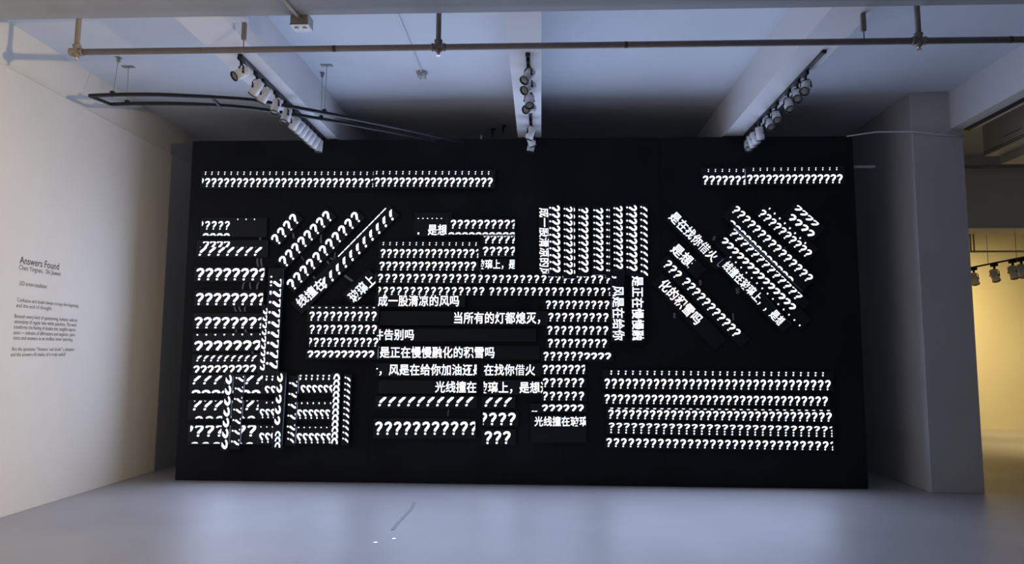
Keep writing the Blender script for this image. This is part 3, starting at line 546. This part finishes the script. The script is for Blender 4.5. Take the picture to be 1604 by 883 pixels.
CJK = {}
def cjk(ch):
    if ch not in CJK:
        me = text_mesh(ch, 1.0, 0.0)
        bold = text_mesh(ch, 1.0, 0.016)
        a0, a1 = sum(p.area for p in me.polygons), sum(p.area for p in bold.polygons)
        if a0*1.12 < a1 < a0*1.9:
            me, bold = bold, me
        bpy.data.meshes.remove(bold)
        polys = [[(me.vertices[i].co.x, me.vertices[i].co.y) for i in p.vertices] for p in me.polygons]
        bpy.data.meshes.remove(me)
        CJK[ch] = polys
    return CJK[ch]
_me = text_mesh('国国', 1.0)
_xs = [v.co.x for v in _me.vertices]; _ys = [v.co.y for v in _me.vertices]
_me2 = text_mesh('国', 1.0)
_x2 = [v.co.x for v in _me2.vertices]
EM = (max(_xs)-min(_xs)) - (max(_x2)-min(_x2))        # advance of one character
CX, CY, CH = (min(_x2)+max(_x2))/2, (min(_ys)+max(_ys))/2, (max(_ys)-min(_ys))

def row_mesh(row, L, Wd):
    k, n, u0_, v0_, du, dv, h, gw, lo, hi, m, cl, cr = row
    verts, faces = [], []
    u_lo = cl if cl is not None else -L/2+0.003
    u_hi = cr if cr is not None else L/2-0.003
    if k == 't':
        for i, ch in enumerate(n):
            sx = abs(du)*0.985/EM
            sz = h/CH*0.97
            cu, cv = u0_+du*i, v0_+dv*i
            for p in cjk(ch):
                add_poly(verts, faces, [(cu+(x-CX)*sx, cv+(y-CY)*sz) for x, y in p], u_lo, u_hi, -Wd/2+0.001, Wd/2-0.001)
    else:
        polys, wid = GLYPH[m]
        if m == 'd':
            lo, hi = 0.0, 1.0
        full = h/(hi-lo)
        sx = gw/wid
        for i in range(-1 if cl is not None else 0, n + (1 if cr is not None else 0)):
            cu, cv = u0_+du*i, v0_+dv*i
            base = cv - h/2 - lo*full
            mid_x = 0.0
            for p in polys:
                add_poly(verts, faces, [(cu+(x-mid_x)*sx, base+y*full) for x, y in p], u_lo, u_hi, max(cv-h/2, -Wd/2), min(cv+h/2, Wd/2))
    return verts, faces

DEPTH, STEP = 0.028, 0.034
for label, group, X, Z, ang, L, Wd, layer, rows in BARS:
    root = thing('led_ticker_bar', label, 'LED display', (X, DB - STEP*layer, Z), group)
    root.rotation_euler = (0, -math.radians(ang), 0)
    bm = bmesh.new()
    box(bm, -L/2, L/2, -DEPTH, 0.0 if layer == 0 else 0.004, -Wd/2, Wd/2, bev=0.002)
    obj('housing', bm, M['housing'], root)
    lit = 0.0
    for row in rows:
        verts, faces = row_mesh(row, L, Wd)
        if faces:
            me = merged('lettering', verts, faces, -DEPTH-0.0015)
            lit += sum(p.area for p in me.polygons)
            link_mesh('lettering', me, M['led'], root)
    # the light this bar throws into the room
    ld = bpy.data.lights.new('bar_light', 'AREA')
    ld.shape = 'RECTANGLE'
    ld.size, ld.size_y = L*0.96, Wd*0.85
    ld.energy = BAR_LIGHT*lit
    ld.color = BAR_LIGHT_COLOR
    lo_ = bpy.data.objects.new('bar_light', ld)
    COL.objects.link(lo_)
    lo_.parent = root
    lo_.location = (0, -DEPTH-0.004, 0)
    lo_.rotation_euler = (-math.pi/2, 0, 0)

# ---------------------------------------------------------------- ribbon cables between the bars
for label, xa, za, xb, zb, wd in CABLES:
    bm = bmesh.new()
    mx, mz = (xa+xb)/2 + 0.15*(zb-za)*0.2, (za+zb)/2
    d = Vector((xb-xa, 0, zb-za)).normalized()
    nrm = Vector((-d.z, 0, d.x))*wd/2
    pts = [Vector((xa, DB-0.006, za)), Vector((mx, DB-0.016, mz)), Vector((xb, DB-0.006, zb))]
    fr = []
    for p in pts:
        fr.append([bm.verts.new(p+nrm), bm.verts.new(p-nrm), bm.verts.new(p-nrm+Vector((0, 0.004, 0))), bm.verts.new(p+nrm+Vector((0, 0.004, 0)))])
    for a, b in zip(fr, fr[1:]):
        for k in range(4):
            bm.faces.new((a[k], a[(k+1) % 4], b[(k+1) % 4], b[k]))
    bm.faces.new(fr[0]); bm.faces.new(fr[-1])
    o = obj('ribbon_cable', bm, M['ribbon'])
    tag(o, label, 'cable', 'grey ribbon cables joining the LED bars')

# ---------------------------------------------------------------- vinyl exhibit text on the left wall
vt = thing('wall_lettering', 'black vinyl exhibit text on the left wall headed Answers Found', 'wall text', (XL, 6.41, 1.9))
def vinyl(name, s, y, z, width, height, m):
    me = text_mesh(s, 1.0, 0.006 if m == 'vinyl' else 0.0)
    xs = [v.co.x for v in me.vertices]
    x0, x1 = min(xs), max(xs)
    sx = width/(x1-x0)
    sz = height/0.70
    for v in me.vertices:
        a, b = v.co.x, v.co.y
        v.co = Vector((0.0015, (a-x0)*sx + y - 6.41, b*sz + z - 1.9))
    return link_mesh(name, me, M[m], vt)
for nm, s, y, z, wd, ht, m in WALLTEXT:
    vinyl(nm, s, y, z, wd, ht, m)

# ---------------------------------------------------------------- track spotlights
def spot_meshes():
    out = {}
    bm = bmesh.new()
    box(bm, -0.016, 0.016, -0.055, 0.055, -0.032, 0.0, bev=0.004)
    lathe(bm, [(0.011, -0.062), (0.013, -0.045), (0.013, -0.03)], seg=12)
    out['adapter'] = bm
    bm = bmesh.new()
    pts = [(0.0, 0, -0.058), (0.0, 0, -0.064)]
    tube(bm, [(-0.049, 0, -0.142), (-0.049, 0, -0.095), (-0.034, 0, -0.070), (0.0, 0, -0.064), (0.034, 0, -0.070), (0.049, 0, -0.095), (0.049, 0, -0.142)], 0, rect=(0.014, 0.005))
    for s in (-1, 1):
        lathe(bm, [(0.011, 0.0), (0.011, 0.008), (0.006, 0.011)], origin=(s*0.046, 0, -0.142), axis=(s, 0, 0), seg=10)
    out['yoke'] = bm
    bm = bmesh.new()       # the can, pivot at its origin, throws light along -Z
    lathe(bm, [(0.012, 0.074), (0.040, 0.073), (0.0435, 0.069), (0.0440, 0.02), (0.0440, -0.070), (0.0415, -0.070), (0.040, -0.03), (0.02, -0.02)], seg=24)
    for k in range(3):
        lathe(bm, [(0.0449, 0.050-k*0.010), (0.0449, 0.046-k*0.010)], seg=24)
    out['can'] = bm
    bm = bmesh.new()
    lathe(bm, [(0.0445, -0.0690), (0.0470, -0.0700), (0.0470, -0.0760), (0.0455, -0.0780), (0.0400, -0.0780), (0.0390, -0.0640)], seg=24, cap=False)
    out['bezel'] = bm
    bm = bmesh.new()
    lathe(bm, [(0.0395, -0.062), (0.0398, -0.066), (0.030, -0.069), (0.012, -0.071)], seg=20)
    for a in (0.0, 1.047, 2.094):
        d = Vector((math.cos(a), math.sin(a), 0))
        tube(bm, [tuple(d*-0.038 + Vector((0, 0, -0.0705))), tuple(d*0.038 + Vector((0, 0, -0.0705)))], 0, rect=(0.003, 0.003))
    out['lens'] = bm
    bm = bmesh.new()
    tube(bm, [(0.012, 0.02, -0.03), (0.03, 0.055, -0.05), (0.035, 0.07, -0.085), (0.02, 0.06, -0.11), (0.0, 0.035, -0.095)], 0.0035, seg=6)
    out['power_lead'] = bm
    mm = {'adapter': 'black_metal', 'yoke': 'black_metal', 'can': 'white_metal', 'bezel': 'black_metal', 'lens': 'lens', 'power_lead': 'black_metal'}
    res = {}
    for k, b in out.items():
        o = obj(k, b, M[mm[k]], smooth=True)
        res[k] = o.data
        bpy.data.objects.remove(o)
    return res
SM = spot_meshes()

def track_spot(loc, aim, label, group, scale=1.0):
    root = thing('track_spotlight', label, 'spotlight', loc, group)
    d = Vector(aim).normalized()
    az = math.atan2(-d.x, d.y)            # turn about the vertical so that local +Y points along the aim
    link_mesh('adapter', SM['adapter'], None, root)
    link_mesh('power_lead', SM['power_lead'], None, root)
    yk = link_mesh('yoke', SM['yoke'], None, root)
    yk.rotation_euler = (0, 0, az)
    can = link_mesh('can', SM['can'], None, root)
    can.location = (0, 0, -0.142)
    hor = math.hypot(d.x, d.y)
    can.rotation_euler = Matrix.Rotation(az, 3, 'Z').to_euler()
    can.rotation_euler = (Matrix.Rotation(az, 3, 'Z') @ Matrix.Rotation(math.atan2(hor, -d.z), 3, 'X')).to_euler()
    link_mesh('bezel', SM['bezel'], None, can)
    link_mesh('lens', SM['lens'], None, can)
    root.scale = (scale,)*3
    return root

def track(x, y0, y1, z, label, wd=0.036):
    root = thing('lighting_track', label, 'lighting track', (x, y0, z))
    bm = bmesh.new()
    box(bm, -wd/2, wd/2, 0, y1-y0, -0.026, 0.0, bev=0.003)
    obj('rail', bm, M['black_metal'], root)
    bm = bmesh.new()
    box(bm, -wd/2-0.003, wd/2+0.003, -0.035, 0.002, -0.030, 0.0, bev=0.004)
    obj('end_feed', bm, M['black_metal'], root)
    return root
ORD = ['first', 'second', 'third', 'fourth', 'fifth', 'sixth', 'seventh', 'eighth', 'ninth', 'tenth', 'eleventh', 'twelfth']
for nm, x, y0, y1, lst in SPOTS:
    track(x, y0, y1, BEAM, 'black lighting track under the %s ceiling beam' % nm)
    for i, (y, aim, look) in enumerate(lst):
        track_spot((x, y, BEAM-0.026), aim, 'white track spotlight %s, %s from the front on the %s track' % (look, ORD[i], nm), 'white spotlights on the %s track' % nm)

# ---------------------------------------------------------------- sprinkler pipe
P0, P1 = Vector((-3.80, 5.31, 3.97)), Vector((5.6, 5.31, 3.97))
def on_pipe(x):
    return Vector((x, 5.31, 3.97))
sp_ = thing('sprinkler_pipe', 'long dusty red sprinkler pipe hung below the ceiling beams', 'pipe', P0)
def prt(name, m, fn, smooth=True, parent=None):
    bm = bmesh.new()
    fn(bm)
    bmesh.ops.translate(bm, verts=bm.verts, vec=-P0)
    return obj(name, bm, M[m], sp_ if parent is None else parent, smooth)
prt('pipe_run', 'pipe', lambda bm: tube(bm, [P0, P1], 0.0255, 14))
for x in (-3.79, -0.82, 2.93):
    p = on_pipe(x)
    prt('riser', 'pipe', lambda bm: tube(bm, [p+Vector((0, 0, 0.02)), Vector((p.x, p.y, SLAB))], 0.021, 12))
    def tee(bm):
        lathe(bm, [(0.0305, -0.055), (0.0335, -0.05), (0.0335, -0.04), (0.029, -0.036), (0.029, 0.036), (0.0335, 0.04), (0.0335, 0.05), (0.0305, 0.055)], origin=p, axis=(1, 0, 0), seg=14)
        lathe(bm, [(0.028, 0.0), (0.028, 0.038), (0.033, 0.042), (0.033, 0.058), (0.03, 0.062)], origin=p, axis=(0, 0, 1), seg=14)
        lathe(bm, [(0.028, 0.0), (0.028, 0.034), (0.022, 0.040)], origin=p, axis=(0, 0, -1), seg=14)
    t = prt('tee_fitting', 'pipe', tee)
    def head(bm):
        lathe(bm, [(0.014, 0.036), (0.014, 0.052), (0.008, 0.056), (0.006, 0.066), (0.018, 0.067), (0.018, 0.070)], origin=p, axis=(0, 0, -1), seg=12)
    prt('sprinkler_head', 'brass', head)
for x in (-1.66, 0.67, 3.62):
    p = on_pipe(x)
    prt('coupling', 'pipe_dark', lambda bm: lathe(bm, [(0.0262, -0.014), (0.0272, -0.011), (0.0272, 0.011), (0.0262, 0.014)], origin=p, axis=(1, 0, 0), seg=14))
for x in (-2.405, 2.515):
    p = on_pipe(x)
    def hang(bm):
        box(bm, p.x-0.018, p.x+0.018, p.y-0.012, p.y+0.012, 4.055, BEAM, bev=0.002)
        lathe(bm, [(0.005, 0.0), (0.005, 0.075)], origin=(p.x, p.y, 3.99), axis=(0, 0, 1), seg=8)
        lathe(bm, [(0.0265, -0.006), (0.0265, 0.006)], origin=p, axis=(1, 0, 0), seg=14)
    prt('pipe_hanger', 'pipe', hang, smooth=False)

# ---------------------------------------------------------------- curved black rail frame
ZR = 4.10
cr = thing('curved_rail_frame', 'curved black double rail frame hung by thin wires at upper left', 'rail frame', (-4.4, 6.8, ZR))
def sub(name, m, bm, smooth=False):
    bmesh.ops.translate(bm, verts=bm.verts, vec=(4.4, -6.8, -ZR))
    return obj(name, bm, M[m], cr, smooth)
def smooth_pts(pts, n=6):
    out = []
    for i in range(len(pts)-1):
        p0 = Vector(pts[max(i-1, 0)]); p1 = Vector(pts[i]); p2 = Vector(pts[i+1]); p3 = Vector(pts[min(i+2, len(pts)-1)])
        for k in range(n):
            t = k/n
            out.append(0.5*((2*p1)+(p2-p0)*t+(2*p0-5*p1+4*p2-p3)*t*t+(3*p1-p0-3*p2+p3)*t**3))
    out.append(Vector(pts[-1]))
    return out
for pts in RAILS:
    bm = bmesh.new()
    tube(bm, smooth_pts([(x, y, ZR) for x, y in pts]), 0, rect=(0.030, 0.030))
    sub('rail', 'black_metal', bm)
for a, b in RAILBARS:
    bm = bmesh.new()
    tube(bm, [(a[0], a[1], ZR), (b[0], b[1], ZR)], 0, rect=(0.026, 0.026))
    sub('cross_bar', 'black_metal', bm)
for (bx, by), (px, py), big in RAILWIRES:
    bm = bmesh.new()
    tube(bm, [(px, py, SLAB-0.004), (bx, by, ZR-0.03)], 0.0035, 6)
    sub('suspension_wire', 'steel', bm)
    bm = bmesh.new()
    w_ = 0.065 if big else 0.022
    box(bm, px-w_, px+w_, py-0.03, py+0.03, SLAB-0.006, SLAB, bev=0.001)
    if not big:
        box(bm, px-0.014, px+0.014, py-0.014, py+0.014, SLAB-0.05, SLAB-0.006)
    sub('ceiling_plate', 'steel', bm)
    bm = bmesh.new()
    box(bm, bx-0.018, bx+0.018, by-0.018, by+0.018, ZR+0.012, ZR+0.038, bev=0.002)
    sub('wire_clamp', 'black_metal', bm)

# ---------------------------------------------------------------- small ceiling fittings
jb = thing('junction_box', 'square metal junction box at the edge of the front beam', 'junction box', (-1.92, 5.26, 4.17))
bm = bmesh.new()
box(bm, -0.072, 0.072, -0.055, 0.075, -0.035, 0.055, bev=0.006)
obj('box_body', bm, M['steel'], jb)
bm = bmesh.new()
box(bm, -0.075, 0.075, -0.058, 0.078, -0.046, -0.034, bev=0.002)
obj('cover_plate', bm, M['steel'], jb)
for dx in (-0.035, 0.03):
    bm = bmesh.new()
    lathe(bm, [(0.016, 0.0), (0.016, 0.006), (0.008, 0.012)], origin=(dx, 0.0, -0.046), axis=(0, 0, -1), seg=12)
    obj('screw_cap', bm, M['white_metal'], jb, True)
bm = bmesh.new()
tube(bm, [(-0.04, -0.62, 0.014), (-0.005, -0.10, 0.014), (0.0, -0.05, 0.014)], 0.0135, 10)
obj('conduit', bm, M['grey_plastic'], jb, True)

cs = thing('smoke_detector', 'small white ceiling sensor at the end of a thin conduit', 'smoke detector', (-1.327, 7.43, SLAB))
bm = bmesh.new()
lathe(bm, [(0.062, 0.0), (0.062, 0.018), (0.05, 0.022), (0.05, 0.045), (0.035, 0.058)], axis=(0, 0, -1), seg=20)
obj('sensor_body', bm, M['grey_plastic'], cs, True)
for k in range(4):
    bm = bmesh.new()
    a = k*1.57+0.5
    box(bm, 0.045*math.cos(a)-0.008, 0.045*math.cos(a)+0.008, 0.045*math.sin(a)-0.008, 0.045*math.sin(a)+0.008, -0.075, -0.03)
    obj('sensor_fin', bm, M['white_metal'], cs)
bm = bmesh.new()
tube(bm, [(0.01, -2.22, -0.012), (0.004, -0.06, -0.012)], 0.010, 8)
obj('conduit', bm, M['white_metal'], cs, True)

for x, y, lb in ((-0.664, 9.42, 'left of the pair'), (-0.505, 9.27, 'right of the pair')):
    o = thing('ceiling_hook', 'small black ceiling bracket above the board, %s' % lb, 'bracket', (x, y, SLAB), 'black ceiling brackets behind the board')
    bm = bmesh.new()
    box(bm, -0.03, 0.03, -0.02, 0.02, -0.02, 0.0, bev=0.003)
    box(bm, -0.025, 0.0, -0.015, 0.015, -0.085, -0.018, bev=0.003)
    obj('bracket_arm', bm, M['black_metal'], o)
    bm = bmesh.new()
    tube(bm, [(-0.012, 0, -0.08), (-0.012, 0, -0.13)], 0.006, 8)
    obj('pin', bm, M['black_metal'], o)

bm = bmesh.new()
lathe(bm, [(0.018, 0.0), (0.014, 0.03), (0.004, 0.07)], origin=(-0.745, DB+0.05, 4.18), seg=12)
tag(obj('cable_tip', bm, M['grey_plastic'], smooth=True), 'small pale cone standing on the top edge of the black board', 'cable tip')

bm = bmesh.new()
tube(bm, [(3.70, DB-0.012, 4.172), (4.0, 8.27, 4.192), (4.386, 8.186, 4.166), (4.70, 8.186, 4.128), (4.98, 8.186, 4.10)], 0.009, 8)
tag(obj('cable', bm, M['white_metal'], smooth=True), 'thin pale cable from the board top right to the pillar', 'cable')
for x, y, r, lb in ((-1.346, 5.80, 0.014, 'nearer'), (-1.22, 5.924, 0.011, 'farther')):
    bm = bmesh.new()
    vs = [bm.verts.new((x+a*r, y+b*r, c)) for a, b, c in ((-1.4, -0.5, 0.002), (0.2, -0.9, 0.001), (1.5, 0.1, 0.002), (0.7, 0.9, 0.004), (-0.8, 0.8, 0.004))]
    bm.faces.new(vs)
    r_ = bmesh.ops.extrude_face_region(bm, geom=list(bm.faces))
    bmesh.ops.translate(bm, verts=[v for v in r_['geom'] if isinstance(v, bmesh.types.BMVert)], vec=(0, 0, 0.002))
    tag(obj('shiny_scrap', bm, M['paper']), 'tiny shiny white scrap on the grey floor, the %s of two' % lb, 'scrap', 'scraps on the floor')

# ---------------------------------------------------------------- things of the room on the right
bm = bmesh.new()
box(bm, -0.030, 0.030, 0, 3.0, -0.022, 0.0, bev=0.003)
box(bm, -0.008, 0.008, 0.02, 2.98, -0.030, -0.020)
o = obj('slot_track', bm, M['black_metal'])
o.location = (5.02, 5.2, BEAM)
tag(o, 'black track along the underside of the outer beam beside the pillar', 'lighting track')

ac = thing('air_unit', 'pale grey boxy air unit under the ceiling right of the pillar', 'air conditioner', (5.72, 9.03, 4.10))
bm = bmesh.new()
box(bm, 0.0, 0.75, -3.2, 0.0, 0.0, 0.44, bev=0.012)
obj('unit_body', bm, M['ac'], ac)
bm = bmesh.new()
box(bm, 0.22, 0.70, -3.1, 0.02, -0.10, 0.0, bev=0.006)
obj('air_outlet', bm, M['ac'], ac)
for z in (0.02, 0.045):
    bm = bmesh.new()
    box(bm, -0.004, 0.004, -3.15, -0.02, z, z+0.006)
    obj('louvre_slot', bm, M['black_metal'], ac)
bm = bmesh.new()
box(bm, -0.004, 0.004, -0.75, -0.42, 0.13, 0.137)
obj('name_slot', bm, M['black_metal'], ac)

tr = thing('lighting_track', 'black lighting track hung before the yellow far wall', 'lighting track', (7.5, 10.2, 3.07))
bm = bmesh.new()
box(bm, -0.018, 0.018, 0, 2.4, -0.026, 0.0, bev=0.003)
obj('rail', bm, M['black_metal'], tr)
for y in (1.0, 1.7, 2.2):
    bm = bmesh.new()
    ztop = (3.51 if 11.0 < 10.2+y < 11.5 else SLAB) - 3.07
    tube(bm, [(0, y, 0), (0, y, ztop)], 0.004, 6)
    obj('suspension_rod', bm, M['steel'], tr)
for i, (y, lb) in enumerate(((12.30, 'farthest from us, half behind the pillar'), (11.75, 'third from the right end'), (11.30, 'second from the right end'), (11.10, 'nearest the right edge'))):
    track_spot((7.5, y, 3.07-0.026), (0.45, 0.35, -0.8), 'grey white spotlight before the yellow far wall, %s' % lb, 'spotlights before the yellow far wall', 1.35)

fp = thing('far_pipe', 'thin dark pipe with a riser in front of the yellow far wall', 'pipe', (7.9, 13.0, 3.43))
bm = bmesh.new()
tube(bm, [(-1.0, 0, 0), (3.4, 0, 0.01)], 0.02, 8)
obj('pipe_run', bm, M['steel'], fp, True)
for dx in (0.0, 0.06):
    bm = bmesh.new()
    tube(bm, [(dx, 0, 0), (dx, 0, SLAB-3.43)], 0.014, 8)
    obj('riser', bm, M['steel'], fp, True)
bm = bmesh.new()
tube(bm, [(5.1, 10.93, 4.46), (13.0, 10.93, 4.50)], 0.022, 8)
tag(obj('conduit', bm, M['steel'], smooth=True), 'thin conduit across the dark far beam right of the pillar', 'conduit')
